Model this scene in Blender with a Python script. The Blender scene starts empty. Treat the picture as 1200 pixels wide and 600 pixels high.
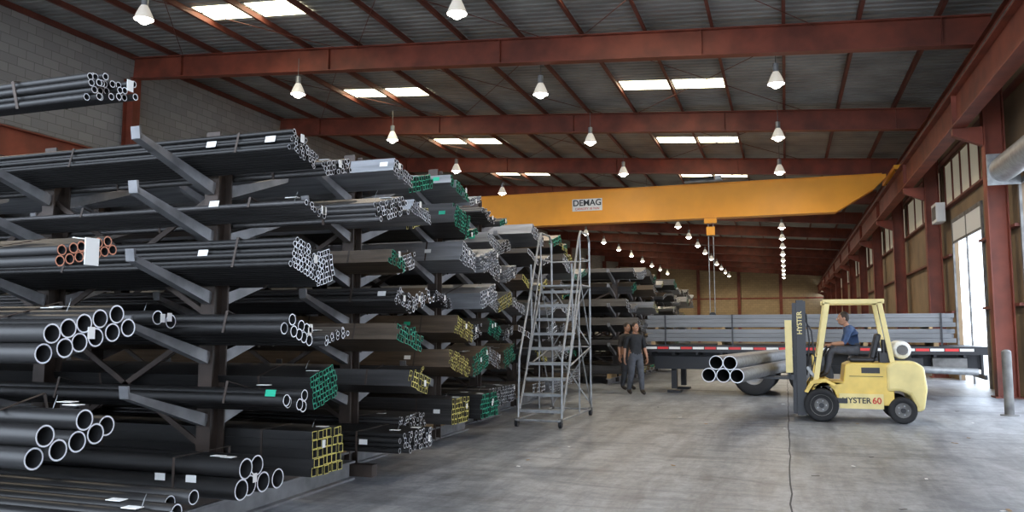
import bpy, bmesh, math, random
from mathutils import Vector, Matrix
random.seed(7)
scene = bpy.context.scene
COL = scene.collection
H = 1.6

# ------------------------------------------------------------------ materials
def mat(name, col, rough=.5, metal=0.0, var=0.0, scale=3.0, bump=0.0, bscale=None, emit=0.0, ecol=None, stretch=(1,1,1)):
    m = bpy.data.materials.new(name); m.use_nodes = True
    nt = m.node_tree; b = nt.nodes['Principled BSDF']
    b.inputs['Base Color'].default_value = (*col, 1)
    b.inputs['Roughness'].default_value = rough
    b.inputs['Metallic'].default_value = metal
    if var > 0 or bump > 0:
        tc = nt.nodes.new('ShaderNodeTexCoord'); mp = nt.nodes.new('ShaderNodeMapping')
        mp.inputs['Scale'].default_value = stretch
        nt.links.new(tc.outputs['Object'], mp.inputs['Vector'])
        n = nt.nodes.new('ShaderNodeTexNoise'); n.inputs['Scale'].default_value = scale
        n.inputs['Detail'].default_value = 5
        nt.links.new(mp.outputs[0], n.inputs['Vector'])
        if var > 0:
            r = nt.nodes.new('ShaderNodeValToRGB')
            r.color_ramp.elements[0].position = .3; r.color_ramp.elements[1].position = .7
            r.color_ramp.elements[0].color = (*[c*(1-var) for c in col], 1)
            r.color_ramp.elements[1].color = (*[min(1, c*(1+var)) for c in col], 1)
            nt.links.new(n.outputs[0], r.inputs[0]); nt.links.new(r.outputs[0], b.inputs['Base Color'])
        if bump > 0:
            bp = nt.nodes.new('ShaderNodeBump'); bp.inputs['Strength'].default_value = bump
            bp.inputs['Distance'].default_value = .02
            nt.links.new(n.outputs[0], bp.inputs['Height']); nt.links.new(bp.outputs[0], b.inputs['Normal'])
    if emit > 0:
        b.inputs['Emission Color'].default_value = (*(ecol or col), 1)
        b.inputs['Emission Strength'].default_value = emit
    return m

M = {}
M['red'] = mat('red_primer_steel', (.20,.045,.024), .55, 0, .35, 1.5)
M['purlin'] = mat('purlin_red', (.14,.036,.022), .6, 0, .25, 1.0)
M['deck'] = mat('galvanised_roof_deck', (.27,.275,.27), .5, .15, .3, .7)
M['rackcol'] = mat('rack_upright_steel', (.06,.043,.035), .55, .2, .4, 4)
M['arm'] = mat('rack_arm_steel', (.24,.24,.25), .45, .3, .3, 5)
M['base'] = mat('rack_base_steel', (.16,.155,.15), .55, .3, .4, 4)
M['black'] = mat('black_steel', (.022,.021,.021), .42, .25, .4, 5, stretch=(.2,3,3))
M['dark'] = mat('dark_mill_steel', (.065,.062,.062), .42, .45, .4, 6, stretch=(.2,3,3))
M['grey'] = mat('grey_mill_steel', (.26,.265,.28), .4, .4, .3, 6, stretch=(.2,3,3))
M['brown'] = mat('brown_mill_steel', (.12,.088,.062), .5, .3, .4, 6, stretch=(.2,3,3))
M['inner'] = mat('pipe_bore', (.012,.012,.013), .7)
M['rim'] = mat('cut_steel_edge', (.78,.8,.85), .35, .2)
M['rimrust'] = mat('rust_edge', (.62,.27,.17), .6)
M['green'] = mat('green_paint_mark', (.01,.42,.25), .5)
M['yellow'] = mat('yellow_paint_mark', (.75,.66,.16), .5)
M['paper'] = mat('paper_tag', (.85,.85,.83), .8)
M['crane'] = mat('crane_yellow', (.90,.36,.006), .45, 0, .08, 1)
M['fly'] = mat('forklift_yellow', (.80,.57,.13), .4, 0, .15, 3)
M['flc'] = mat('forklift_cream', (.80,.66,.28), .4, 0, .12, 3)
M['mast'] = mat('mast_black', (.025,.025,.028), .4, .3)
M['tyre'] = mat('tyre_rubber', (.02,.02,.022), .8)
M['galv'] = mat('galvanised_tube', (.36,.37,.38), .4, .5, .2, 8)
M['white'] = mat('white_paint', (.8,.8,.78), .45)
M['load'] = mat('load_grey_steel', (.18,.185,.195), .5, .2, .25, 3, stretch=(.2,2,2))
M['tred'] = mat('reflective_red', (.65,.03,.03), .4)
M['orange'] = mat('red_text', (.6,.05,.03), .5)
M['tan'] = mat('tan_panel', (.22,.15,.085), .7, 0, .3, .8)
M['skin'] = mat('skin', (.42,.22,.14), .55)
M['hair'] = mat('hair', (.03,.02,.015), .7)
M['shirtb'] = mat('black_shirt', (.018,.019,.022), .85, 0, .3, 9)
M['shirtg'] = mat('dark_brown_shirt', (.03,.026,.024), .85, 0, .3, 9)
M['shirtblue'] = mat('blue_shirt', (.045,.08,.17), .85, 0, .3, 9)
M['pants'] = mat('grey_trousers', (.075,.08,.095), .85, 0, .3, 9)
M['pants2'] = mat('dark_trousers', (.035,.037,.045), .85, 0, .3, 9)
M['shoe'] = mat('work_boot', (.03,.022,.018), .6)
M['eye'] = mat('eye', (.02,.02,.02), .2)
M['lens'] = mat('lamp_glow', (1,.95,.85), .4, emit=18, ecol=(1,.95,.85))
M['bell'] = mat('lamp_bell_glass', (.7,.68,.64), .3, emit=.3, ecol=(1,.9,.75))
M['sky'] = mat('skylight_glow', (1,1,1), .5, emit=6, ecol=(1,.92,.62))
M['win'] = mat('translucent_panel', (.5,.46,.36), .5, emit=.12, ecol=(1,.92,.7))
M['wood'] = mat('dunnage_wood', (.4,.27,.14), .8, 0, .3, 6)

# floor
def floor_mat():
    m = bpy.data.materials.new('polished_concrete'); m.use_nodes = True
    nt = m.node_tree; N = nt.nodes; L = nt.links; b = N['Principled BSDF']
    tc = N.new('ShaderNodeTexCoord')
    def noise(scale, st, det=6, rough=.6, rot=0, dist=0):
        mp = N.new('ShaderNodeMapping'); mp.inputs['Scale'].default_value = st; mp.inputs['Rotation'].default_value=(0,0,rot)
        L.new(tc.outputs['Object'], mp.inputs[0])
        n = N.new('ShaderNodeTexNoise'); n.inputs['Scale'].default_value = scale
        n.inputs['Detail'].default_value = det; n.inputs['Roughness'].default_value = rough
        n.inputs['Distortion'].default_value = dist
        L.new(mp.outputs[0], n.inputs['Vector']); return n
    def ramp(n, p0, p1, c0, c1):
        r = N.new('ShaderNodeValToRGB'); r.color_ramp.elements[0].position=p0; r.color_ramp.elements[1].position=p1
        r.color_ramp.elements[0].color=(*c0,1); r.color_ramp.elements[1].color=(*c1,1)
        L.new(n.outputs[0], r.inputs[0]); return r
    def mul(a, c, f):
        mx = N.new('ShaderNodeMix'); mx.data_type='RGBA'; mx.blend_type='MULTIPLY'; mx.inputs[0].default_value=f
        L.new(a, mx.inputs[6]); L.new(c, mx.inputs[7]); return mx.outputs[2]
    n1 = noise(.55, (1, .6, 1), 7, .65, 0, .6); n2 = noise(2.2, (1.6, .22, 1), 9, .72, .1, .4)
    n3 = noise(22, (1,1,1)); n4 = noise(1.3, (.3, 1.6, 1), 8, .7, .5, 1.5); n5 = noise(4.5,(1,1,1),8,.75)
    r1 = ramp(n1,.34,.66,(.27,.285,.31),(.44,.455,.485))
    c = mul(r1.outputs[0], ramp(n2,.36,.56,(.45,.45,.46),(1,1,1)).outputs[0], .8)
    c = mul(c, ramp(n4,.36,.5,(.5,.5,.51),(1,1,1)).outputs[0], .65)
    c = mul(c, ramp(n5,.38,.55,(.62,.62,.63),(1,1,1)).outputs[0], .75)
    c = mul(c, ramp(n3,.35,.6,(.8,.8,.8),(1,1,1)).outputs[0], .8)
    L.new(c, b.inputs['Base Color'])
    r4 = N.new('ShaderNodeMapRange'); r4.inputs[3].default_value=.26; r4.inputs[4].default_value=.6
    L.new(n2.outputs[0], r4.inputs[0]); L.new(r4.outputs[0], b.inputs['Roughness'])
    bp = N.new('ShaderNodeBump'); bp.inputs['Strength'].default_value=.15; bp.inputs['Distance'].default_value=.01
    L.new(n5.outputs[0], bp.inputs['Height']); L.new(bp.outputs[0], b.inputs['Normal'])
    return m
M['floor'] = floor_mat()

def block_mat(name, c1, c2, mortar, axis='yz'):
    m = bpy.data.materials.new(name); m.use_nodes = True
    nt = m.node_tree; N = nt.nodes; L = nt.links; b = N['Principled BSDF']
    tc = N.new('ShaderNodeTexCoord'); sp = N.new('ShaderNodeSeparateXYZ'); cb = N.new('ShaderNodeCombineXYZ')
    L.new(tc.outputs['Object'], sp.inputs[0])
    L.new(sp.outputs[1 if axis=='yz' else 0], cb.inputs[0]); L.new(sp.outputs[2], cb.inputs[1])
    br = N.new('ShaderNodeTexBrick'); br.inputs['Scale'].default_value=1
    br.inputs['Brick Width'].default_value=.6; br.inputs['Row Height'].default_value=.3
    br.inputs['Mortar Size'].default_value=.012
    br.inputs['Color1'].default_value=(*c1,1); br.inputs['Color2'].default_value=(*c2,1); br.inputs['Mortar'].default_value=(*mortar,1)
    L.new(cb.outputs[0], br.inputs[0]); L.new(br.outputs[0], b.inputs['Base Color'])
    b.inputs['Roughness'].default_value=.85
    return m
M['cmu'] = block_mat('concrete_block', (.36,.345,.33), (.29,.28,.27), (.2,.19,.18))
M['cmutan'] = block_mat('tan_concrete_block', (.42,.31,.18), (.35,.26,.15), (.2,.15,.1), 'xz')

# ------------------------------------------------------------------ mesh builder
class MB:
    def __init__(s): s.v=[]; s.f=[]; s.m=[]; s.sm=[]; s.mats=[]
    def mi(s, k):
        if k not in s.mats: s.mats.append(k)
        return s.mats.index(k)
    def add(s, vs, fs, k, smooth=False):
        o=len(s.v); s.v += [tuple(p) for p in vs]; i=s.mi(k)
        for f in fs:
            s.f.append([o+a for a in f]); s.m.append(i); s.sm.append(smooth)
    def box(s, x0,x1,y0,y1,z0,z1,k):
        s.add([(x0,y0,z0),(x1,y0,z0),(x1,y1,z0),(x0,y1,z0),(x0,y0,z1),(x1,y0,z1),(x1,y1,z1),(x0,y1,z1)],
              [(3,2,1,0),(4,5,6,7),(0,1,5,4),(1,2,6,5),(2,3,7,6),(3,0,4,7)],k)
    def frame(s,p0,p1,up=(0,0,1)):
        p0=Vector(p0);p1=Vector(p1);d=(p1-p0).normalized();u=Vector(up)
        if abs(d.dot(u))>.99: u=Vector((0,1,0))
        r=d.cross(u).normalized();u=r.cross(d).normalized();return p0,p1,d,r,u
    def beam(s,p0,p1,w,h,k,up=(0,0,1),w2=None,h2=None):
        p0,p1,d,r,u=s.frame(p0,p1,up); w2=w if w2 is None else w2; h2=h if h2 is None else h2
        vs=[]
        for p,a,b in((p0,w/2,h/2),(p1,w2/2,h2/2)):
            vs+=[p-r*a-u*b,p+r*a-u*b,p+r*a+u*b,p-r*a+u*b]
        s.add(vs,[(3,2,1,0),(4,5,6,7),(0,1,5,4),(1,2,6,5),(2,3,7,6),(3,0,4,7)],k)
    def ibeam(s,p0,p1,w,h,k,t=.03,up=(0,0,1)):
        a,b,d,r,u=s.frame(p0,p1,up)
        s.beam(a,b,t*.7,h-2*t,k,up); o=u*(h/2-t/2)
        s.beam(a+o,b+o,w,t,k,up); s.beam(a-o,b-o,w,t,k,up)
    def cyl(s,p0,p1,r,k,seg=12,r2=None,caps=True,smooth=True,capk=None):
        p0,p1,d,x,y=s.frame(p0,p1); r2=r if r2 is None else r2
        A=[];B=[]
        for i in range(seg):
            a=2*math.pi*i/seg;c=x*math.cos(a)+y*math.sin(a)
            A.append(p0+c*r);B.append(p1+c*r2)
        s.add(A+B,[(i,(i+1)%seg,seg+(i+1)%seg,seg+i) for i in range(seg)],k,smooth)
        if caps:
            s.add(A,[tuple(range(seg))[::-1]],capk or k); s.add(B,[tuple(range(seg))],capk or k)
    def path(s,pts,r,k,seg=8):
        for a,b in zip(pts[:-1],pts[1:]): s.cyl(a,b,r,k,seg)
        for p in pts[1:-1]: s.ball(p,(r,r,r),k,6,4)
    def tube(s,p0,p1,ro,ri,k,kr,ki,seg=12,rot=0,smooth=True):
        p0,p1,d,x,y=s.frame(p0,p1)
        R=[]
        for p in(p0,p1):
            for r in(ro,ri):
                R.append([p+(x*math.cos(rot+2*math.pi*i/seg)+y*math.sin(rot+2*math.pi*i/seg))*r for i in range(seg)])
        n=seg
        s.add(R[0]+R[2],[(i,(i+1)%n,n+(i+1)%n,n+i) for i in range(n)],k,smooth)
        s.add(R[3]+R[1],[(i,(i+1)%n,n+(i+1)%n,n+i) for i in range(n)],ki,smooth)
        s.add(R[2]+R[3],[(i,(i+1)%n,n+(i+1)%n,n+i) for i in range(n)],kr)
        s.add(R[1]+R[0],[(i,(i+1)%n,n+(i+1)%n,n+i) for i in range(n)],kr)
    def lathe(s,prof,c,k,seg=16,axis='z'):
        vs=[];c=Vector(c)
        for r,z in prof:
            for i in range(seg):
                a=2*math.pi*i/seg
                p=(r*math.cos(a),r*math.sin(a),z) if axis=='z' else (r*math.cos(a),z,r*math.sin(a))
                vs.append(c+Vector(p))
        fs=[]
        for j in range(len(prof)-1):
            for i in range(seg):
                fs.append((j*seg+i,j*seg+(i+1)%seg,(j+1)*seg+(i+1)%seg,(j+1)*seg+i))
        s.add(vs,fs,k,True)
    def ball(s,c,r,k,seg=12,rings=8):
        vs=[];fs=[];c=Vector(c)
        vs.append(c+Vector((0,0,r[2])))
        for j in range(1,rings):
            t=math.pi*j/rings
            for i in range(seg):
                a=2*math.pi*i/seg
                vs.append(c+Vector((r[0]*math.sin(t)*math.cos(a),r[1]*math.sin(t)*math.sin(a),r[2]*math.cos(t))))
        vs.append(c-Vector((0,0,r[2])))
        for i in range(seg): fs.append((0,1+i,1+(i+1)%seg))
        for j in range(rings-2):
            for i in range(seg):
                a=1+j*seg+i;b=1+j*seg+(i+1)%seg; fs.append((a,a+seg,b+seg,b))
        e=len(vs)-1;o=1+(rings-2)*seg
        for i in range(seg): fs.append((o+i,e,o+(i+1)%seg))
        s.add(vs,fs,k,True)
    def prism(s,poly,y0,y1,k,ax='y'):
        n=len(poly)
        A=[(x,y0,z) for x,z in poly];B=[(x,y1,z) for x,z in poly]
        s.add(A+B,[tuple(range(n)),tuple(range(n,2*n))[::-1]]+[(i,n+i,n+(i+1)%n,(i+1)%n) for i in range(n)],k)
    def build(s,name,loc=(0,0,0),rotz=0,parent=None,bevel=0):
        me=bpy.data.meshes.new(name); me.from_pydata(s.v,[],s.f)
        for k in s.mats: me.materials.append(M[k])
        me.polygons.foreach_set('material_index',s.m); me.polygons.foreach_set('use_smooth',s.sm)
        me.update()
        o=bpy.data.objects.new(name,me); COL.objects.link(o); o.location=loc; o.rotation_euler[2]=rotz
        if parent: o.parent=parent
        if bevel:
            bv=o.modifiers.new('bevel','BEVEL'); bv.width=bevel; bv.segments=2; bv.limit_method='ANGLE'
        return o

def text(body,size,loc,rot,m,parent,name,ext=.004):
    c=bpy.data.curves.new(name,'FONT'); c.body=body; c.size=size; c.extrude=ext; c.align_x='CENTER'; c.align_y='CENTER'
    c.offset=size*.02
    c.materials.append(M[m]); o=bpy.data.objects.new(name,c); COL.objects.link(o)
    o.location=loc; o.rotation_euler=rot
    if parent: o.parent=parent
    return o

# ------------------------------------------------------------------ shell
XL,XR,Y0,Y1=-22.6,5.4,-3.0,115.0
def zr(x): return 9.8+.0724*(4.9-x)      # roof deck underside
GY=[4.5]+[13.4+8.9*i for i in range(12)]
b=MB(); b.box(XL-.3,XR+.3,Y0,Y1+.3,-.2,0,'floor'); b.build('floor')
b=MB()
M['asph']=mat('outside_concrete',(.5,.49,.47),.9,0,.15,1)
b.box(-60,90,-60,160,-.5,-.21,'asph'); b.build('ground_outside')
# control joint
M['joint']=mat('joint_dark',(.07,.07,.075),.9)
b=MB()
y=Y0; xx=0.0
while y<100:
    nx=random.uniform(-.012,.012)
    b.add([(xx-.008,y,.002),(xx+.008,y,.002),(nx+.008,y+.5,.002),(nx-.008,y+.5,.002)],[(0,1,2,3)],'joint'); xx=nx; y+=.5
b.box(XL,XR,22.295,22.305,0.0,.002,'joint'); b.build('trim_floor_joint')

b=MB(); b.box(XL-.3,XL,Y0,Y1+.3,0,zr(XL)+.1,'cmu'); b.build('wall_left')
b=MB(); b.box(XL,XR,Y1,Y1+.3,0,zr(XL)+.2,'cmutan')
b.build('wall_back')
# right wall with two door openings
b=MB(); T=.12
D1=(13.9,21.6,5.1); D2=(25.6,29.7,5.2)
ztop=zr(XR)+.05
def rw(y0,y1,z0,z1,k='tan'): b.box(XR,XR+T,y0,y1,z0,z1,k)
rw(Y0,D1[0],0,ztop); rw(D1[0],D1[1],D1[2],ztop); rw(D1[1],D2[0],0,ztop)
rw(D2[0],D2[1],D2[2],5.9); rw(D2[0],D2[1],7.3,ztop); rw(D2[1],Y1,0,5.9); rw(D2[1],Y1,7.3,ztop)
for i in range(10):
    y=GY[2]+.4+8.9*i
    rw(y+8.1,y+8.9,5.9,7.3)
b.build('wall_right')
b=MB()
for i in range(10):
    y=GY[2]+.4+8.9*i
    y0=max(y,D2[0]); b.box(XR+.02,XR+.06,y0,y+8.1,5.9,7.3,'win')
    for j in range(5): b.box(XR-.03,XR+.02,y0+(y+8.1-y0)*j/4-.03,y0+(y+8.1-y0)*j/4+.03,5.9,7.3,'purlin')
b.build('window_1')
# girts
b=MB()
for z in (2.2,4.1,5.75,7.4,8.6):
    segs=[(Y0,13.8),(21.7,25.5),(29.8,Y1)] if z<5.3 else [(Y0,Y1)]
    for a,c in segs: b.box(XR-.16,XR-.001,a,c,z,z+.07,'purlin')
b.build('trim_girts_right')
# door frames + shutter housing
for n,D in((1,D1),(2,D2)):
    b=MB()
    b.box(XR-.06,XR-.001,D[0]-.1,D[0]+.02,0,D[2]+.1,'base'); b.box(XR-.06,XR-.001,D[1]-.02,D[1]+.1,0,D[2]+.1,'base')
    b.box(XR-.06,XR-.001,D[0],D[1],D[2]-.02,D[2]+.1,'base')
    if n==1:
        b.cyl((XR-.42,D[0]-.1,5.42),(XR-.42,D[1]-.25,5.42),.3,'galv',20)
        b.box(XR-.75,XR-.06,D[1]-.25,D[1]-.2,5.05,5.8,'galv')
    else:
        b.box(XR-.05,XR-.002,27.6,27.7,0,D[2],'base'); b.box(XR-.05,XR-.002,D[0],D[1],4.5,4.57,'base'); b.box(XR-.04,XR-.003,D[0],D[1],4.57,D[2],'white')
    b.build('door_%d'%n)

# roof
b=MB(); vs=[];fs=[];p=.3;y=Y0;i=0
prof=[]
while y<Y1+.3:
    prof+=[(y,0),(y+.17,0),(y+.2,.04),(y+.27,.04)]; y+=p
xs=[XL-.3,XR+.3]
for (yy,dz) in prof:
    for x in xs: vs.append((x,yy,zr(x)+dz))
for i in range(len(prof)-1): fs.append((2*i,2*i+1,2*i+3,2*i+2))
b.add(vs,fs,'deck'); b.build('ceiling')
PS=1.883
# skylights
k=1
for j in range(11):
    yc=19.4+8.8*j
    for xc in(-14.9,-3.6):
        b=MB()
        for s in(-1,1):
            x0=xc+(s-1)*PS/2+.08;x1=xc+(s+1)*PS/2-.08
            vs=[(x0,yc-.5,zr(x0)-.02),(x1,yc-.5,zr(x1)-.02),(x1,yc+.5,zr(x1)-.02),(x0,yc+.5,zr(x0)-.02)]
            vs+=[(a,c,d+.02) for a,c,d in vs]
            b.add(vs,[(3,2,1,0),(4,5,6,7),(0,1,5,4),(1,2,6,5),(2,3,7,6),(3,0,4,7)],'sky')
        b.build('window_%d'%(k+1)); k+=1
# purlins
b=MB(); x=-14.9-PS*4
while x<XR:
    b.beam((x,Y0,zr(x)-.13),(x,Y1,zr(x)-.13),.035,.2,'purlin'); b.beam((x+.03,Y0,zr(x)-.225),(x+.03,Y1,zr(x)-.225),.09,.015,'purlin')
    x+=PS
for g in range(1,9):
    for xa in(-20,-13,-5.5):
        b.cyl((xa,GY[g],zr(xa)-.3),(xa+6.5,GY[g+1],zr(xa+6.5)-.3),.012,'purlin',5)
        b.cyl((xa+6.5,GY[g],zr(xa+6.5)-.3),(xa,GY[g+1],zr(xa)-.3),.012,'purlin',5)
b.build('roof_purlins')
for g in GY[:]:
    b=MB(); b.ibeam((-22.2,g,zr(-22.2)-.64),(5.1,g,zr(5.1)-.64),.3,.78,'red',.035)
    for x in range(-20,5,6): b.box(x-.01,x+.01,g-.13,g+.13,zr(x)-1.0,zr(x)-.27,'red')
    b.build('roof_girder')
    for x in(-22.25,5.02):
        b=MB(); zt=zr(x)-1.03
        b.ibeam((x,g,0),(x,g,zt),.34,.46,'red',.03,up=(1,0,0))
        b.box(x-.3,x+.3,g-.25,g+.25,0,.03,'red')
        s=1 if x<0 else -1
        b.prism([(x+s*.235,6.2),(x+s*.9,6.5),(x+s*.9,6.68),(x+s*.235,6.68)],g-.1,g+.1,'red')
        b.build('steel_column')
# runway beams
for x in(-21.5,4.27):
    b=MB(); b.ibeam((x,Y0,7.14),(x,Y1,7.14),.34,.9,'red',.04)
    b.box(x-.04,x+.04,Y0,Y1,7.59,7.66,'base')
    for g in GY: b.box(x-.13,x+.13,g-.01,g+.01,6.73,7.55,'red')
    b.build('crane_runway_beam')
# eave strut on right, high
b=MB(); b.ibeam((4.7,Y0,8.45),(4.7,Y1,8.45),.22,.3,'red',.02)
b.cyl((4.45,Y0,8.1),(4.45,Y1,8.1),.03,'base',6); b.cyl((4.55,Y0,7.95),(4.55,Y1,7.95),.03,'base',6)
b.build('trim_eave_strut')
# far wall steelwork
b=MB()
for x in(-17,-11.5,-6,-.5): b.ibeam((x,Y1-.25,0),(x,Y1-.25,zr(x)-.3),.4,.4,'red',.04,up=(1,0,0))
for z in(3,6): b.box(XL,XR,Y1-.08,Y1-.001,z,z+.2,'red')
b.build('trim_back_steelwork')

# ------------------------------------------------------------------ lamps
lb=MB()
lb.cyl((0,0,.35),(0,0,1.0),.012,'base',6); lb.cyl((0,0,.12),(0,0,.38),.085,'galv',12)
lb.lathe([(.085,.14),(.12,.08),(.17,-.03),(.22,-.16),(.235,-.22)],(0,0,0),'bell',16)
lb.lathe([(.225,-.2),(.2,-.215),(.1,-.23),(0.001,-.235)],(0,0,0),'lens',16)
lb.ball((0,0,-.22),(.15,.15,.12),'lens',10,6)
lo=lb.build('high_bay_lamp'); lm=lo.data; bpy.data.objects.remove(lo)
pl=bpy.data.lights.new('lamp_light','SPOT'); pl.energy=300; pl.color=(1,.86,.66); pl.shadow_soft_size=.15
pl.spot_size=math.radians(165); pl.spot_blend=.5
for x0,ys,z in((-15,8.6,9.75),(-7,9.8,9.3),(-.05,9.9,8.95)):
    y=ys
    while y<112:
        o=bpy.data.objects.new('high_bay_lamp',lm); COL.objects.link(o); o.location=(x0,y,z-.15)
        L=bpy.data.objects.new('bulb_light',pl); COL.objects.link(L); L.parent=o; L.location=(0,0,-.42)
        y+=6.7

# ------------------------------------------------------------------ bridge crane
b=MB(); yc=34.6
ZT=7.82
prof=[(-21.6,7.70),(-21.6,ZT),(3.95,ZT),(3.95,7.70),(3.5,7.25),(2.05,6.38),(-19.8,6.34),(-21.1,7.3)]
b.prism(prof,yc-.3,yc+.3,'crane')
b.box(-21.3,3.8,yc-.36,yc+.36,ZT,ZT+.03,'crane')
for x in(-21.5,4.2):
    b.box(x-.15,x+.15,yc-1.9,yc+1.9,7.70,7.85,'crane')
    for s in(-1.5,1.5): b.cyl((x-.06,yc+s,7.8),(x+.06,yc+s,7.8),.135,'mast',14)
# trolley and hoist
b.box(-3.9,-2.3,yc-.6,yc+.6,ZT+.04,ZT+.12,'base'); b.cyl((-3.7,yc-.1,ZT+.24),(-2.7,yc-.1,ZT+.24),.13,'mast',14); b.box(-2.65,-2.4,yc-.3,yc+.2,ZT+.1,ZT+.35,'galv')
b.box(-3.1,-2.6,yc-.7,yc-.4,6.1,6.3,'crane')
for dx in(-2.95,-2.75): b.cyl((dx,yc-.55,2.3),(dx,yc-.55,6.2),.02,'galv',6)
b.box(-3.02,-2.68,yc-.65,yc-.45,5.6,5.95,'crane')
b.cyl((-2.85,yc-.62,2.25),(-2.85,yc-.48,2.25),.14,'mast',14)
b.path([(-2.85,yc-.55,2.2),(-2.85,yc-.55,2.0),(-2.75,yc-.55,1.85),(-2.85,yc-.55,1.75),(-2.95,yc-.55,1.83)],.03,'mast')
cr=b.build('overhead_bridge_crane')
SX=-8.2
b=MB(); b.box(SX-.68,SX+.68,yc-.325,yc-.302,6.93,7.47,'white'); b.build('sign_plate',parent=cr)
text('DEMAG',.38,(SX,yc-.33,7.28),(math.pi/2,0,0),'mast',cr,'sign_text')
text('CAPACITY 10 TON',.13,(SX,yc-.33,7.02),(math.pi/2,0,0),'orange',cr,'capacity_text')

# ------------------------------------------------------------------ racks
RISE=.26; AL=math.atan(RISE); ZB=.31
def rack(yc,xs,Ht,levels,front=True,back=True,L=1.02,skid=False):
    b=MB()
    for x in xs:
        b.ibeam((x,yc,.0),(x,yc,Ht),.15,.2,'rackcol',.018,up=(0,1,0))
        y0=yc-(1.2 if front else .1); y1=yc+(1.22 if back else .1)
        b.ibeam((x,y0,.09),(x,y1,.09),.14,.18,'arm',.02)
        if front: b.box(x-.05,x+.05,y0+.1,yc-.12,.18,.305,'wood')
        if back: b.box(x-.05,x+.05,yc+.12,y1-.1,.18,.305,'wood')
        for z in levels:
            for s in([-1] if front else [])+([1] if back else []):
                b.beam((x,yc+s*.1,z-.02),(x,yc+s*L,z+RISE*L-.0),.09,.11,'arm',w2=.09,h2=.05)
                b.beam((x,yc+s*L,z+RISE*L-.02),(x,yc+s*(L+.015),z+RISE*L+.08),.09,.02,'arm')
    for a,c in zip(xs[:-1],xs[1:]):
        for z0,z1 in((.5,1.7),(1.7,2.9)):
            b.beam((a,yc,z0),(c,yc,z1),.02,.05,'rackcol'); b.beam((c,yc,z0),(a,yc,z1),.02,.05,'rackcol')
        b.beam((a,yc,Ht-.15),(c,yc,Ht-.15),.04,.08,'rackcol')
    if skid:
        b.ibeam((-4.55,yc-1.15,.10),(-4.55,yc+1.7,.10),.16,.2,'arm',.022)
        b.box(-4.6,-4.5,yc-1.0,yc+1.2,.2,.305,'rackcol')
        b.box(-4.9,-4.35,yc+1.85,yc+1.97,0,.13,'rackcol')
    return b.build('cantilever_rack')

def bundle(yc,s,z,x0,x1,kind,size,nc,nr,body='black',rim='rim',d0=.14,jit=.03,wall=.12,drop=0,flat=False,tag=False,into=None,seg=12):
    b=into or MB()
    a=0 if flat else AL
    e1=Vector((0,s*math.cos(a),math.sin(a))); e2=Vector((0,-s*math.sin(a),math.cos(a)))
    top=z+.045 if not flat else z
    O=Vector((0,yc,top))+e1*(d0/math.cos(a))
    r=size/2*.985
    for j in range(nr):
        n=nc-(j%2 if kind=='r' else 0)
        for i in range(n):
            if drop and j==nr-1 and random.random()<drop: continue
            if kind=='r':
                c=O+e1*(size*(i+.5+(.5 if j%2 else 0)))+e2*(size*(.5+.866*j))
                xe=x1+random.uniform(-jit,jit)
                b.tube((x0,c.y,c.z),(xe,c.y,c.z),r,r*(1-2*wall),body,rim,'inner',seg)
            else:
                c=O+e1*(size*(i+.5))+e2*(size*(.5+j))
                xe=x1+random.uniform(-jit,jit)*.6
                hs=r; hi=r*(1-2*wall)
                def ring(x,h): return [Vector((x,c.y,c.z))+e1*u*h+e2*v*h for u,v in((-1,-1),(1,-1),(1,1),(-1,1))]
                A,B,C,D=ring(x0,hs),ring(xe,hs),ring(x0,hi),ring(xe,hi)
                q=[(i2,(i2+1)%4,4+(i2+1)%4,4+i2) for i2 in range(4)]
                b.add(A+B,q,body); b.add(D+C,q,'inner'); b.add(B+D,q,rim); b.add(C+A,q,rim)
    H_=size*(nr if kind=='s' else 1+.866*(nr-1))
    W=size*nc
    if not into and nr>1:
        for xs_ in (x1-.55,x1-2.4):
            for (a0,b0,a1,b1) in((W,0,W,H_),(W,H_,0,H_),(0,H_,0,0)):
                p=O+e1*a0+e2*b0; q_=O+e1*a1+e2*b1
                p=p+Vector((xs_,0,0)); q_=q_+Vector((xs_,0,0))
                b.beam(p,q_,.022,.004,'rackcol',up=e2 if b0==b1 else e1)
    if tag:
        c=O+e1*(size*nc*.5)+e2*(size*nr)
        b.box(x1+.05,x1+.055,c.y-.05,c.y+.05,c.z-.16,c.z+.0,'paper')
        b.cyl((x1-.1,c.y,c.z+.01),(x1+.05,c.y,c.z-.01),.003,'paper',4)
    elif not into:
        for q in range(2):
            c=O+e1*(W*random.uniform(.2,.8))+e2*(H_)
            xt=x1-random.uniform(.1,.5)
            if random.random()<.7: b.box(xt,xt+.11,c.y-.03,c.y+.03,c.z+.002,c.z+.006,'paper')
            if s<0 and random.random()<.6:
                c2=O+e1*(W+.006)+e2*(H_*.5); xt=x1-random.uniform(.12,1.2)
                b.add([Vector((xt,0,0))+c2-e2*.025,Vector((xt+.1,0,0))+c2-e2*.025,Vector((xt+.1,0,0))+c2+e2*.03,Vector((xt,0,0))+c2+e2*.03],[(0,1,2,3)],random.choice(['paper','paper','green']))
            # paper label hanging on the cut end
            if random.random()<.35:
                c=O+e1*(W*random.uniform(.2,.9))+e2*(H_*random.uniform(.5,.9))
                b.box(x1+jit+.004,x1+jit+.007,c.y-.025,c.y+.025,c.z-.05,c.z+.02,'paper')
        c=O+e1*(W*.6)+e2*(H_)
        if random.random()<.4: b.path([(x1-.2,c.y,c.z),(x1-.19,c.y+.01,c.z+.05),(x1-.16,c.y-.01,c.z+.08)],.0022,'galv',4)
    if into: return
    return b.build('steel_pipe_bundle' if kind=='r' else 'square_tube_bundle')

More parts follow.
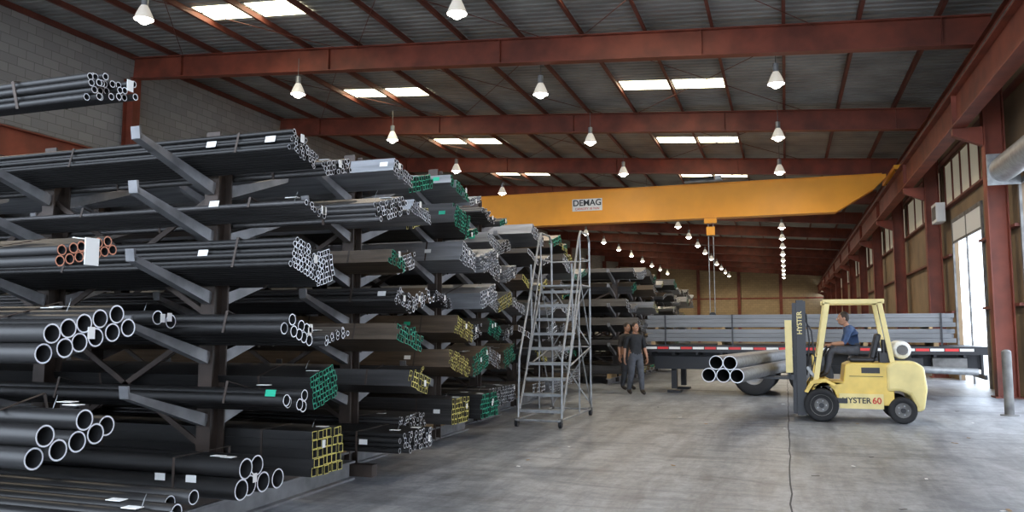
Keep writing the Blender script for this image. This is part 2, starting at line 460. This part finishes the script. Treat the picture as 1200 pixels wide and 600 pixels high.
# R0 (closest, uprights out of frame to the left)
rack(3.2,[-9.8,-7.7,-5.7],3.5,[.33,.75,1.33,1.86,2.35,2.82],front=False)
bundle(3.2,1,2.82,-10,-3.82,'r',.045,8,4,d0=.3,jit=.04,drop=.3)
bundle(3.2,1,1.86,-10,-3.88,'r',.066,7,2,rim='rimrust',d0=.2,tag=True,drop=.2,jit=.015)
bundle(3.2,1,1.33,-10,-3.88,'r',.115,6,2,body='black',d0=.12,drop=.2,wall=.08,seg=20)
bundle(3.2,1,.75,-10,-3.9,'r',.125,5,2,d0=.12,wall=.08,drop=.3,seg=20)
bundle(3.2,1,.33,-10,-3.3,'r',.09,8,1,d0=.12,wall=.08,seg=16,jit=.15)
# Rack A
A=6.1; AX=[-11,-9,-7,-5]
rack(A,AX,3.45,[.82,1.38,1.92,2.48,2.93],skid=True)
bundle(A,-1,2.93,-10.2,-3.85,'r',.042,10,5,drop=.5)
bundle(A,-1,2.48,-10.2,-3.75,'r',.05,7,2,body='dark',drop=.6)
bundle(A,-1,1.92,-10.2,-3.78,'r',.05,10,6,drop=.3,jit=.015)
bundle(A,-1,1.38,-10.2,-3.85,'r',.1,5,2,wall=.09,seg=18,drop=.2)
bundle(A,-1,1.38,-10.2,-4.85,'r',.12,2,1,wall=.08,seg=18,d0=.7)
bundle(A,-1,.82,-10.2,-3.9,'r',.1,4,2,wall=.09,seg=18,drop=.5)
bundle(A,-1,ZB,-10.2,-4.0,'r',.165,4,2,wall=.07,seg=24,flat=True,drop=.5,d0=.3)
bundle(A,1,2.93,-10.2,-3.95,'r',.05,10,3,body='dark')
bundle(A,1,2.48,-10.2,-3.4,'r',.05,12,4,body='dark')
bundle(A,1,1.92,-10.2,-4.0,'s',.05,6,6,body='black')
bundle(A,1,1.38,-10.2,-3.9,'r',.05,8,2,body='dark')
bundle(A,1,.82,-10.2,-4.0,'s',.05,8,6,body='black',rim='green')
bundle(A,1,ZB,-10.2,-4.0,'s',.08,6,5,body='black',rim='yellow',flat=True,wall=.08)

def fill(yc,s,levels,specs,x0,zbase=ZB):
    for z,sp in zip([zbase]+levels,specs):
        if not sp: continue
        rim,body,kind,size,nc,nr,x1=sp
        bundle(yc,s,z,x0,x1,kind,size,nc,nr,body=body,rim=rim,flat=(z==zbase),seg=10,jit=.05)
B=8.55; BX=[-15,-13,-11,-9,-7,-5]
BL=[.8,1.28,1.72,2.2,2.75,3.2]
rack(B,BX,3.75,BL)
fill(B,-1,BL,[('rim','black','r',.06,12,4,-3.85),('yellow','dark','s',.06,8,3,-3.9),('green','brown','s',.06,10,3,-4.0),('rim','dark','r',.05,10,4,-4.1),
              ('green','brown','s',.05,8,3,-4.2),('rim','grey','s',.04,12,3,-3.9),('rim','grey','s',.05,10,3,-4.15)],-14.5)
fill(B,1,BL,[('rim','dark','r',.05,14,6,-4.4),('yellow','dark','r',.05,10,4,-4.3),('green','dark','s',.06,8,3,-4.4),('rim','brown','r',.07,10,3,-4.3),
              ('rim','brown','s',.05,10,4,-4.45),('yellow','dark','s',.05,12,4,-4.3),('green','dark','s',.06,12,3,-4.3)],-15.5)
C=11.0; CX=[-17,-15,-13,-11,-9,-7,-5]
CLv=[.85,1.35,1.85,2.38,2.9,3.42]
rack(C,CX,4.05,CLv)
fill(C,-1,CLv,[('yellow','dark','s',.07,8,5,-4.4),('yellow','brown','s',.05,14,5,-4.4),('yellow','brown','s',.05,12,5,-4.35),('rim','dark','r',.05,10,3,-4.7),
              ('rim','grey','s',.07,8,4,-4.3),('green','dark','s',.06,10,5,-4.4),('green','grey','s',.06,12,2,-4.4)],-16)
fill(C,1,CLv,[('green','black','s',.07,10,5,-4.3),('green','brown','s',.05,12,6,-4.4),('rim','dark','r',.05,10,4,-4.5),('rim','grey','s',.06,12,4,-4.3),
              ('rim','grey','r',.06,12,5,-4.3),('green','dark','s',.05,12,2,-4.6),('rim','grey','s',.05,10,2,-4.5)],-16)
D=13.45
rack(D,[-19,-17,-15,-13,-11,-9,-7,-5.3],4.0,CLv)
fill(D,-1,CLv,[('rim','dark','r',.06,10,6,-4.75),('rim','brown','s',.05,12,5,-4.8),('green','dark','s',.05,12,5,-4.8),('rim','grey','s',.05,12,4,-4.85),
              ('rim','dark','s',.07,8,4,-4.8),('rim','grey','s',.06,10,3,-4.8),('rim','dark','r',.06,10,2,-4.9)],-17)
fill(D,1,CLv,[('rim','dark','s',.06,12,5,-4.85),('green','brown','s',.05,12,6,-4.8),('rim','dark','r',.05,10,4,-4.8),('yellow','grey','s',.06,12,4,-4.9),
              ('rim','grey','r',.06,12,4,-4.8),('rim','dark','s',.05,12,4,-4.9),('green','dark','s',.05,10,2,-4.9)],-17)
# farther racks
for yc,xe in((16.2,-4.85),(18.6,-5.0),(21.0,-5.4),(25.0,-4.4),(27.5,-4.3),(30,-4.4),(32.5,-4.3),(36.5,-4.5),(39,-4.5),(42,-4.6)):
    lv=[.9,1.5,2.1,2.7,3.15] if yc>22 else [.85,1.35,1.85,2.38,2.9,3.3]
    rack(yc,[xe-.7-2.6*i for i in range(5)],3.55 if yc>22 else 3.7,lv)
    st=MB()
    for s in(-1,1):
        for z in [ZB]+lv:
            if random.random()<.08: continue
            sz=random.choice([.06,.08,.1,.12]); nr=max(1,int(random.uniform(.12,.3)/sz)); nc=int(.8/sz)
            bundle(yc,s,z,xe-11.5,xe+random.uniform(-.4,.2),'s',sz,nc,nr,body=random.choice(['dark','dark','grey','grey','brown']),
                   rim=random.choice(['rim','rim','rim','green','yellow','grey']),flat=(z==ZB),into=st,jit=.06)
    st.build('square_tube_stack')

# ------------------------------------------------------------------ rolling ladder
b=MB(); xl,xr=-4.33,-3.57; yf,yb=12.85,15.1; pz=2.45
r=.02
for x in(xl,xr):
    b.path([(x,yf,.12),(x,yb,.12)],r,'galv'); b.path([(x,yf+.1,.12),(x,14.35,pz)],r,'galv')
    b.path([(x,yb,.12),(x,yb-.05,pz),(x,14.35,pz)],r,'galv')
    b.path([(x,yf+.12,.12),(x,yf+.18,1.15),(x,14.22,pz+.85),(x,14.36,pz+1.0),(x,yb-.2,pz+1.0),(x,yb-.06,pz+.88),(x,yb-.05,pz)],r,'galv')
    b.path([(x,13.75,pz-1.0),(x,13.7,pz+.35)],.014,'galv'); b.path([(x,14.35,pz),(x,14.3,pz+.95)],.014,'galv')
    b.path([(x,13.25,.55),(x,14.35,pz+.5),(x,yb-.05,pz+.5)],.014,'galv')
    b.path([(x,yb,.15),(x,14.0,pz-.7)],.014,'galv'); b.path([(x,yb,1.3),(x,13.55,1.0)],.014,'galv')
    b.path([(x,yb,1.3),(x,14.35,pz)],.014,'galv'); b.path([(x,14.2,.12),(x,14.2,pz-.3)],.014,'galv')
    for y in(yf+.05,yb-.05):
        b.cyl((x-.025,y,.07),(x+.025,y,.07),.068,'mast',12)
        b.box(x-.035,x+.035,y-.03,y+.03,.09,.15,'base')
for y in(yf,yb): b.path([(xl,y,.12),(xr,y,.12)],r,'galv')
b.path([(xl,yb-.05,pz+.5),(xr,yb-.05,pz+.5)],.014,'galv')
b.path([(xl,yb,.2),(xr,yb-.02,1.3)],.014,'galv'); b.path([(xr,yb,.2),(xl,yb-.02,1.3)],.014,'galv')
b.path([(xl,yb,1.3),(xr,yb-.03,pz)],.014,'galv'); b.path([(xr,yb,1.3),(xl,yb-.03,pz)],.014,'galv'); b.path([(xl,yb-.02,1.3),(xr,yb-.02,1.3)],.014,'galv')
n=9
for i in range(n):
    t=(i+.6)/n; y=yf+.1+(14.35-yf-.1)*t; z=.12+(pz-.12)*t
    b.box(xl+.01,xr-.01,y-.02,y+.17,z-.02,z+.005,'galv'); b.box(xl+.01,xr-.01,y-.025,y-.018,z-.045,z+.005,'galv')
b.box(xl,xr,14.33,yb-.03,pz-.02,pz+.01,'galv')
b.build('rolling_warehouse_ladder')

# ------------------------------------------------------------------ flatbed trailer
b=MB(); x0,x1=-3.55,4.3; w=1.25
b.box(x0,x1,-w,w,1.14,1.24,'dark')
b.box(x0,x1,-w-.02,-w+.02,1.06,1.25,'mast'); b.box(x0,x1,w-.02,w+.02,1.06,1.25,'mast')
x=x0+.1;i=0
while x<x1-.3:
    b.box(x,x+.28,-w-.026,-w-.02,1.14,1.2,'tred' if i%2 else 'white'); x+=.3;i+=1
for y in(-.5,.5): b.ibeam((x0,y,.92),(x1,y,.92),.14,.42,'mast',.02)
x=x0+.2
while x<x1: b.box(x-.03,x+.03,-w+.03,w-.03,1.0,1.13,'mast'); x+=.6
for ax in(-.78,.55):
    b.cyl((ax,-1.0,.52),(ax,1.0,.52),.07,'mast',10)
    for y0,y1 in((-1.22,-.95),(-.92,-.65),(.65,.92),(.95,1.22)):
        b.lathe([(.25,y0+.02),(.44,y0),(.5,y0+.04),(.52,(y0+y1)/2),(.5,y1-.04),(.44,y1),(.25,y1-.02)],(ax,0,.52),'tyre',28,axis='y')
        b.lathe([(.001,y0+.1),(.1,y0+.08),(.12,y0+.1),(.2,y0+.1),(.26,y0+.02)],(ax,0,.52),'grey',20,axis='y')
b.box(-1.7,1.4,-.62,-.5,.55,.75,'mast')
for y in(-.7,.7):
    b.box(-2.9,-2.76,y-.07,y+.07,.1,1.0,'mast'); b.box(-3.0,-2.66,y-.14,y+.14,0,.06,'mast')
b.box(-3.3,-1.8,-.95,-.35,.62,.95,'mast')
b.box(x1-.05,x1,-1.1,1.1,.5,.6,'mast'); 
for y in(-.6,.6): b.box(x1-.05,x1,y-.05,y+.05,.5,1.1,'mast')
b.box(1.9,3.0,-1.2,-.75,.5,.98,'mast'); b.box(3.2,3.9,-1.15,-.8,.62,.98,'base')
b.cyl((2.9,-1.24,.72),(4.1,-1.24,.68),.08,'galv',12)
tr=b.build('flatbed_trailer',(0.05,22.0,0),math.radians(-3))
# load
b=MB()
for i in(-3.3,-1.6,.1,1.8,3.3): b.box(i-.05,i+.05,-1.1,1.1,1.245,1.33,'wood')
for r_,z0 in((0,1.335),(1,1.70)):
    for c in range(5):
        y=-1.05+c*.42
        for q in range(2):
            for h_ in range(3):
                b.box(-3.5+.05*((c+r_+h_)%2),3.72-.1*((c*2+q+h_)%3),y+q*.2,y+q*.2+.19,z0+h_*.107,z0+h_*.107+.1,'load')
for i in(-3.2,-1.5,.2,1.9,3.2):
    b.box(i-.04,i+.04,-1.1,1.1,1.655,1.695,'wood')
    b.box(i+.2,i+.24,-1.075,-1.07,1.25,2.02,'mast'); b.box(i+.2,i+.24,-1.075,1.08,2.018,2.022,'mast'); 
b.build('steel_beam_load',(0.05,22.0,0),math.radians(-3))

# ------------------------------------------------------------------ forklift
FX,FY=.14,15.95
fk=bpy.data.objects.new('forklift',None); COL.objects.link(fk); fk.location=(FX,FY,0)
b=MB()
b.prism([(.28,.42),(.28,.60),(.42,.70),(.80,.70),(.84,1.0),(.93,1.04),(1.62,1.04),(1.62,.30),(.72,.30),(.64,.55),(.5,.68),(.34,.62)][:],-.5,.5,'fly')
b.build('chassis',parent=fk,bevel=.02)
b=MB()
b.prism([(1.5,.55),(1.5,1.0),(1.62,1.08),(1.95,1.08),(2.1,.98),(2.14,.6),(2.08,.24),(1.95,.2),(1.95,.3),(1.86,.5),(1.7,.56)],-.56,.56,'flc')
b.build('counterweight',parent=fk,bevel=.05)
b=MB()
b.box(.45,.85,-.56,-.36,.33,.42,'mast'); b.box(.72,1.44,-.54,-.44,.24,.5,'flc'); b.box(.72,1.44,.44,.54,.24,.5,'flc')
b.prism([(.2,.5),(.3,.66),(.5,.70),(.64,.62),(.68,.66),(.5,.76),(.26,.72),(.14,.52)],-.6,-.34,'fly'); b.prism([(.2,.5),(.3,.66),(.5,.70),(.64,.62),(.68,.66),(.5,.76),(.26,.72),(.14,.52)],.34,.6,'fly')
b.box(.3,.38,-.35,.35,.7,1.15,'fly')
b.box(.9,1.45,-.505,-.5,.80,.81,'mast'); b.box(1.1,1.4,-.506,-.5,.86,.96,'mast')
b.build('fenders_and_cowl',parent=fk,bevel=.008)
b=MB()
for wx,wr,y0,y1 in((.42,.29,-.62,-.38),(.42,.29,.38,.62),(1.74,.23,-.56,-.38),(1.74,.23,.38,.56)):
    b.lathe([(.12,y0+.03),(wr-.09,y0+.03),(wr-.07,y0),(wr-.02,y0),(wr,y0+.03),(wr,y1-.03),(wr-.02,y1),(wr-.07,y1),(wr-.09,y1-.03),(.12,y1-.03)],(wx,0,wr),'tyre',28,axis='y')
    yy=(y0+.035) if y0<0 else (y1-.035)
    b.lathe([(.001,yy),(.05,yy),(.06,yy),(wr-.12,yy),(wr-.1,yy-.01)],(wx,0,wr),'base',20,axis='y')
    b.cyl((wx,yy-.04,wr),(wx,yy+.04,wr),.045,'mast',10)
    for k5 in range(5):
        a=k5*2*math.pi/5; b.cyl((wx+.08*math.cos(a),yy-.015,wr+.08*math.sin(a)),(wx+.08*math.cos(a),yy+.02,wr+.08*math.sin(a)),.012,'galv',6)
b.cyl((.42,-.5,.29),(.42,.5,.29),.06,'mast',10); b.cyl((1.74,-.5,.23),(1.74,.5,.23),.05,'mast',10)
b.build('wheels',parent=fk)
b=MB()
for y in(-.47,.47):
    b.beam((.34,y,.68),(.58,y,2.12),.05,.09,'flc',up=(1,0,0)); b.beam((1.62,y,1.0),(1.44,y,2.12),.05,.08,'flc',up=(1,0,0))
    b.beam((.50,y,2.13),(1.52,y,2.13),.05,.08,'flc')
for i in range(9):
    x=.54+i*.115; b.beam((x,-.47,2.14),(x,.47,2.14),.03,.045,'flc')
b.build('overhead_guard',parent=fk,bevel=.006)
b=MB()
for y in(-.36,.36):
    b.beam((0.10,y,.08),(.13,y,2.15),.07,.16,'mast',up=(1,0,0)); b.beam((.0,y*.8,.1),(.03,y*.8,2.12),.05,.1,'mast',up=(1,0,0))
    b.cyl((.13,y*.55,.15),(.15,y*.55,2.0),.03,'galv',10)
    b.beam((.2,y,.95),(.45,y*.9,.6),.05,.05,'galv')
for z in(.25,1.1,2.08): b.box(.05,.17,-.36,.36,z,z+.09,'mast')
b.cyl((.08,0,.2),(.1,0,1.9),.04,'mast',10)
for y in(-.12,.12): b.box(.03,.05,y-.015,y+.015,.8,2.0,'base')
b.path([(.2,-.3,.8),(.26,-.3,1.4),(.22,-.3,1.9),(.14,-.3,2.0)],.015,'mast')
b.path([(.24,-.34,.7),(.34,-.34,1.1),(.3,-.34,1.6),(.18,-.34,1.85)],.014,'mast')
b.build('mast',parent=fk)
b=MB()
b.box(-.08,-.02,-.5,.5,.72,.82,'mast'); b.box(-.08,-.02,-.5,.5,1.08,1.16,'mast')
for y in(-.28,.28):
    b.box(-.13,-.08,y-.06,y+.06,.72,1.2,'mast'); b.beam((-.08,y,.74),(-1.2,y,.735),.12,.045,'mast',w2=.1,h2=.015)
b.build('forks',parent=fk)
b=MB()
b.box(-.12,-.04,-.5,.5,1.72,1.80,'flc'); b.box(-.12,-.04,-.5,.5,1.16,1.22,'flc')
for y in(-.48,-.34,-.2,-.07,.07,.2,.34,.48): b.box(-.16,-.04,y-.03,y+.03,.85,1.8,'flc')
b.build('load_backrest',parent=fk)
b=MB()
b.box(.93,1.36,-.24,.24,1.045,1.13,'mast'); b.beam((1.32,0,1.1),(1.44,0,1.55),.42,.09,'mast',up=(1,0,0))
b.build('seat',parent=fk,bevel=.03)
b=MB()
b.cyl((.42,0,1.05),(.56,0,1.28),.025,'mast',8)
wc=Vector((.58,0,1.31)); e_a=Vector((0,1,0)); e_b=Vector((-.86,0,.5)).normalized()
for i in range(20):
    a=2*math.pi*i/20;c=2*math.pi*(i+1)/20
    b.cyl(wc+e_a*.16*math.cos(a)+e_b*.16*math.sin(a),wc+e_a*.16*math.cos(c)+e_b*.16*math.sin(c),.013,'mast',6)
b.cyl(wc-e_a*.15,wc+e_a*.15,.01,'mast',6); b.cyl(wc,(.56,0,1.27),.02,'mast',6)
b.box(.34,.5,-.4,.4,.98,1.14,'mast')
b.build('steering_wheel_and_dash',parent=fk)
b=MB()
b.lathe([(.001,-.42),(.1,-.41),(.15,-.36),(.16,-.3),(.16,.3),(.15,.36),(.1,.41),(.001,.42)],(1.78,0,1.27),'white',20,axis='y')
b.box(1.62,1.94,-.25,-.2,1.07,1.2,'mast'); b.box(1.62,1.94,.2,.25,1.07,1.2,'mast'); b.cyl((1.78,-.47,1.27),(1.78,-.41,1.27),.09,'base',12)
b.cyl((1.5,-.3,1.04),(1.5,-.3,1.45),.045,'mast',8); b.box(1.42,1.6,-.36,-.1,1.045,1.22,'mast')
b.build('propane_tank',parent=fk)
text('HYSTER',.135,(1.0,-.545,.38),(math.pi/2,0,0),'mast',fk,'side_lettering',.002)
text('60',.15,(1.33,-.545,.38),(math.pi/2,0,0),'orange',fk,'side_number',.002)
text('HYSTER',.12,(.10,-.405,1.75),(math.pi/2,-math.pi/2,0),'flc',fk,'mast_lettering',.002)

# carried pipes
b=MB(); d=Vector((.17,1,0)).normalized(); side=Vector((d.y,-d.x,0)); s=.235
Cn=Vector((-.54,16.15,.765))
for row,cols in((0,(-1,0,1)),(1,(-.5,.5))):
    for c in cols:
        p=Cn+side*(c*s)+Vector((0,0,s*(.5+.866*row)))
        e=random.uniform(-.05,.05)
        b.tube(p-d*(2.7+e),p+d*(2.7+e),s/2*.985,s/2*.87,'grey','rim','inner',24)
b.build('steel_pipe_bundle')

# ------------------------------------------------------------------ people
def human(name,J,bones,root,loc,rotz,headpos,headdir,hands,hairm='hair',scale=1,parent=None):
    names=list(J); idx={n:i for i,n in enumerate(names)}
    me=bpy.data.meshes.new(name+'_sk'); me.from_pydata([J[n][0] for n in names],[(idx[a],idx[c]) for a,c,_ in bones],[])
    o=bpy.data.objects.new(name+'_sk',me); COL.objects.link(o)
    sm=o.modifiers.new('skin','SKIN'); sm.use_smooth_shade=True
    for n in names:
        sv=me.skin_vertices[0].data[idx[n]]; sv.radius=J[n][1]; sv.use_root=(n==root)
    ss=o.modifiers.new('sub','SUBSURF'); ss.levels=2; ss.render_levels=2
    dg=bpy.context.evaluated_depsgraph_get(); ev=o.evaluated_get(dg); em=ev.to_mesh()
    mb=MB()
    vs=[v.co.copy() for v in em.vertices]
    segs=[(Vector(J[a][0]),Vector(J[c][0]),m) for a,c,m in bones]
    base=len(mb.v); mb.v+= [tuple(v) for v in vs]
    for p in em.polygons:
        c=p.center; best=None
        for a,e,m in segs:
            ab=e-a; t=max(0,min(1,(c-a).dot(ab)/max(1e-9,ab.length_squared))); dd=(a+ab*t-c).length
            if best is None or dd<best[0]: best=(dd,m)
        mb.f.append([base+i for i in p.vertices]); mb.m.append(mb.mi(best[1])); mb.sm.append(True)
    ev.to_mesh_clear(); bpy.data.objects.remove(o)
    h=MB(); 
    h.ball((0,0,0),(.076,.096,.118),'skin',20,14)
    h.ball((0,-.02,-.06),(.056,.068,.062),'skin',14,10)
    h.ball((0,.018,.025),(.083,.094,.112),hairm,20,14)
    h.cyl((0,-.088,.012),(0,-.112,-.024),.009,'skin',8,r2=.016); h.ball((0,-.107,-.024),(.016,.014,.011),'skin',8,6)
    for s_ in(-1,1):
        h.ball((s_*.03,-.086,.006),(.013,.01,.008),'white',8,6); h.ball((s_*.03,-.094,.006),(.006,.005,.006),'eye',8,6)
        h.ball((s_*.078,.0,-.005),(.012,.022,.034),'skin',8,8); h.ball((s_*.03,-.09,.026),(.017,.007,.004),hairm,8,6)
    h.ball((0,-.086,-.062),(.025,.008,.007),'rimrust',10,6)
    R=Matrix.Rotation(headdir,4,'Z'); T=Matrix.Translation(Vector(headpos))
    off=len(mb.v); mb.v+=[tuple(T@(R@Vector(v))) for v in h.v]
    for f,m_,s_ in zip(h.f,h.m,h.sm): mb.f.append([off+i for i in f]); mb.m.append(mb.mi(h.mats[m_])); mb.sm.append(s_)
    for wpos,dr,nor,ths in hands:
        w=Vector(wpos); d_=Vector(dr).normalized(); n_=Vector(nor).normalized(); s2=d_.cross(n_).normalized()
        def P(a,c,e): return w+d_*a+s2*c+n_*e
        for c in(-.024,-.008,.008,.024): mb.cyl(P(-.005,c*.8,0),P(.085,c,0),.013,'skin',8,r2=.012); mb.ball(P(.085,c,0),(.012,.012,.012),'skin',8,6)
        for c,l in((-.028,.062),(-.0095,.078),(.0095,.083),(.028,.072)):
            a0=P(.085,c,0);a1=P(.085+l*.45,c*1.05,.008);a2=P(.085+l*.75,c*1.05,.024);a3=P(.085+l*.9,c*1.03,.04)
            mb.cyl(a0,a1,.0088,'skin',7,r2=.0082);mb.cyl(a1,a2,.0082,'skin',7,r2=.0076);mb.cyl(a2,a3,.0076,'skin',7,r2=.006)
            for q in(a1,a2,a3): mb.ball(q,(.0078,.0078,.0078),'skin',6,4)
        t=ths
        a0=P(.02,.026*t,.004);a1=P(.055,.05*t,.015);a2=P(.085,.056*t,.026)
        mb.cyl(a0,a1,.012,'skin',7,r2=.01);mb.cyl(a1,a2,.01,'skin',7,r2=.008);mb.ball(a1,(.01,.01,.01),'skin',6,4);mb.ball(a2,(.008,.008,.008),'skin',6,4)
    ob=mb.build(name,loc,rotz,parent); ob.scale=(scale,)*3
    return ob

def stand(shirt,pants,stride=.12,sway=.06,elb=.0):
    J={'pel':((0,0,.97),(.165,.125)),'wai':((0,0,1.1),(.165,.13)),'che':((0,-.005,1.28),(.185,.13)),'uch':((0,.005,1.41),(.14,.1)),
       'nek':((0,.01,1.49),(.06,.062)),'hd':((0,-.005,1.58),(.055,.06)),
       'lh':((.095,0,.9),(.115,.12)),'lk':((.11,-stride*.6,.5),(.08,.082)),'la':((.115,stride*-1+.03,.10),(.058,.06)),'lt':((.12,-stride-.13,.045),(.042,.04)),
       'rh':((-.095,0,.9),(.115,.12)),'rk':((-.11,stride*.2-.02,.5),(.08,.082)),'ra':((-.115,stride+.02,.10),(.058,.06)),'rt':((-.12,stride-.13,.045),(.042,.04)),
       'ls':((.195,.005,1.41),(.07,.07)),'lm':((.24,.02,1.27),(.058,.058)),'le':((.265,.03,1.14),(.046,.046)),'lw':((.28,-sway-elb,.90),(.03,.03)),
       'rs':((-.195,.005,1.41),(.07,.07)),'rm':((-.24,.02,1.27),(.058,.058)),'re':((-.265,.04,1.14),(.046,.046)),'rw':((-.28,sway*.3,.89),(.03,.03)),}
    B=[('pel','wai',shirt),('wai','che',shirt),('che','uch',shirt),('uch','nek',shirt),('nek','hd','skin'),
       ('pel','lh',pants),('lh','lk',pants),('lk','la',pants),('la','lt','shoe'),('pel','rh',pants),('rh','rk',pants),('rk','ra',pants),('ra','rt','shoe'),
       ('uch','ls',shirt),('ls','lm',shirt),('lm','le',shirt),('le','lw','skin'),('uch','rs',shirt),('rs','rm',shirt),('rm','re',shirt),('re','rw','skin')]
    hands=[((.28,-sway-elb,.905),(0.02,-.1,-1),(-1,0,0),1),((-.28,sway*.3,.895),(-.02,-.05,-1),(1,0,0),-1)]
    return J,B,hands
J,Bn,hn=stand('shirtb','pants',.14,.08)
human('man_in_black_shirt',J,Bn,'pel',(-3.62,20.2,0),math.radians(35),(0,-.02,1.64),0.2,hn,scale=1.03)
J,Bn,hn=stand('shirtg','pants2',.05,.02)
human('man_in_brown_shirt',J,Bn,'pel',(-4.12,21.7,0),math.radians(60),(0,-.02,1.64),-.1,hn,scale=1.03)
J={'pel':((0,0,1.26),(.15,.12)),'wai':((0,-.03,1.36),(.14,.11)),'che':((0,-.08,1.52),(.165,.12)),'uch':((0,-.13,1.63),(.13,.095)),
   'nek':((0,-.155,1.695),(.055,.055)),'hd':((0,-.19,1.76),(.052,.055)),
   'lh':((.1,-.02,1.24),(.1,.09)),'lk':((.14,-.44,1.26),(.068,.068)),'la':((.15,-.54,.84),(.048,.048)),'lt':((.15,-.67,.77),(.04,.035)),
   'rh':((-.1,-.02,1.24),(.1,.09)),'rk':((-.14,-.44,1.26),(.068,.068)),'ra':((-.15,-.54,.84),(.048,.048)),'rt':((-.15,-.67,.77),(.04,.035)),
   'ls':((.18,-.13,1.62),(.064,.064)),'le':((.24,-.22,1.38),(.045,.045)),'lw':((.15,-.43,1.36),(.03,.03)),
   'rs':((-.18,-.13,1.62),(.064,.064)),'re':((-.24,-.22,1.38),(.045,.045)),'rw':((-.15,-.43,1.36),(.03,.03))}
Bd=[('pel','wai','shirtblue'),('wai','che','shirtblue'),('che','uch','shirtblue'),('uch','nek','shirtblue'),('nek','hd','skin'),
   ('pel','lh','pants'),('lh','lk','pants'),('lk','la','pants'),('la','lt','shoe'),('pel','rh','pants'),('rh','rk','pants'),('rk','ra','pants'),('ra','rt','shoe'),
   ('uch','ls','shirtblue'),('ls','le','shirtblue'),('le','lw','skin'),('uch','rs','shirtblue'),('rs','re','shirtblue'),('re','rw','skin')]
hands=[((.15,-.43,1.36),(0,-1,-.1),(-.2,0,-1),1),((-.15,-.43,1.36),(0,-1,-.1),(.2,0,-1),-1)]
human('forklift_driver',J,Bd,'pel',(FX+1.08,FY,0),-math.pi/2,(0,-.215,1.83),.2,hands)

# ------------------------------------------------------------------ extras right side
b=MB(); b.cyl((3.98,17.6,0),(3.98,17.6,1.2),.085,'base',16); b.ball((3.98,17.6,1.2),(.085,.085,.05),'base',16,8)
b.cyl((3.98,17.6,0),(3.98,17.6,.02),.16,'base',16); b.build('bollard')
b=MB(); b.box(4.95,5.23,30.0,30.9,5.3,5.95,'white'); b.box(4.94,4.95,30.1,30.8,5.4,5.85,'base'); b.build('wall_ac_unit')  # white air-conditioning unit high on the right wall
b=MB()
for i in range(26):
    x=random.uniform(-3.2,4);y=random.uniform(5,19);a=random.random()*3;l=random.uniform(.03,.09)
    b.beam((x,y,.003),(x+l*math.cos(a),y+l*math.sin(a),.003),.03,.004,random.choice(['paper','wood','base']))
b.build('floor_litter')

# ------------------------------------------------------------------ world, camera
w=bpy.data.worlds.new('sky'); scene.world=w; w.use_nodes=True
bg=w.node_tree.nodes['Background']; bg.inputs[0].default_value=(.74,.85,1,1); bg.inputs[1].default_value=4.6
cd=bpy.data.cameras.new('camera'); cam=bpy.data.objects.new('camera',cd); COL.objects.link(cam)
cd.sensor_width=36; cd.lens=28; cd.clip_end=500
psi=math.radians(18.9); th=math.radians(5.39)
F=Vector((-math.sin(psi)*math.cos(th),math.cos(psi)*math.cos(th),math.sin(th)))
cam.location=(0,0,H); cam.rotation_euler=F.to_track_quat('-Z','Y').to_euler()
scene.camera=cam
scene.view_settings.view_transform='Standard'
scene.view_settings.exposure=.4
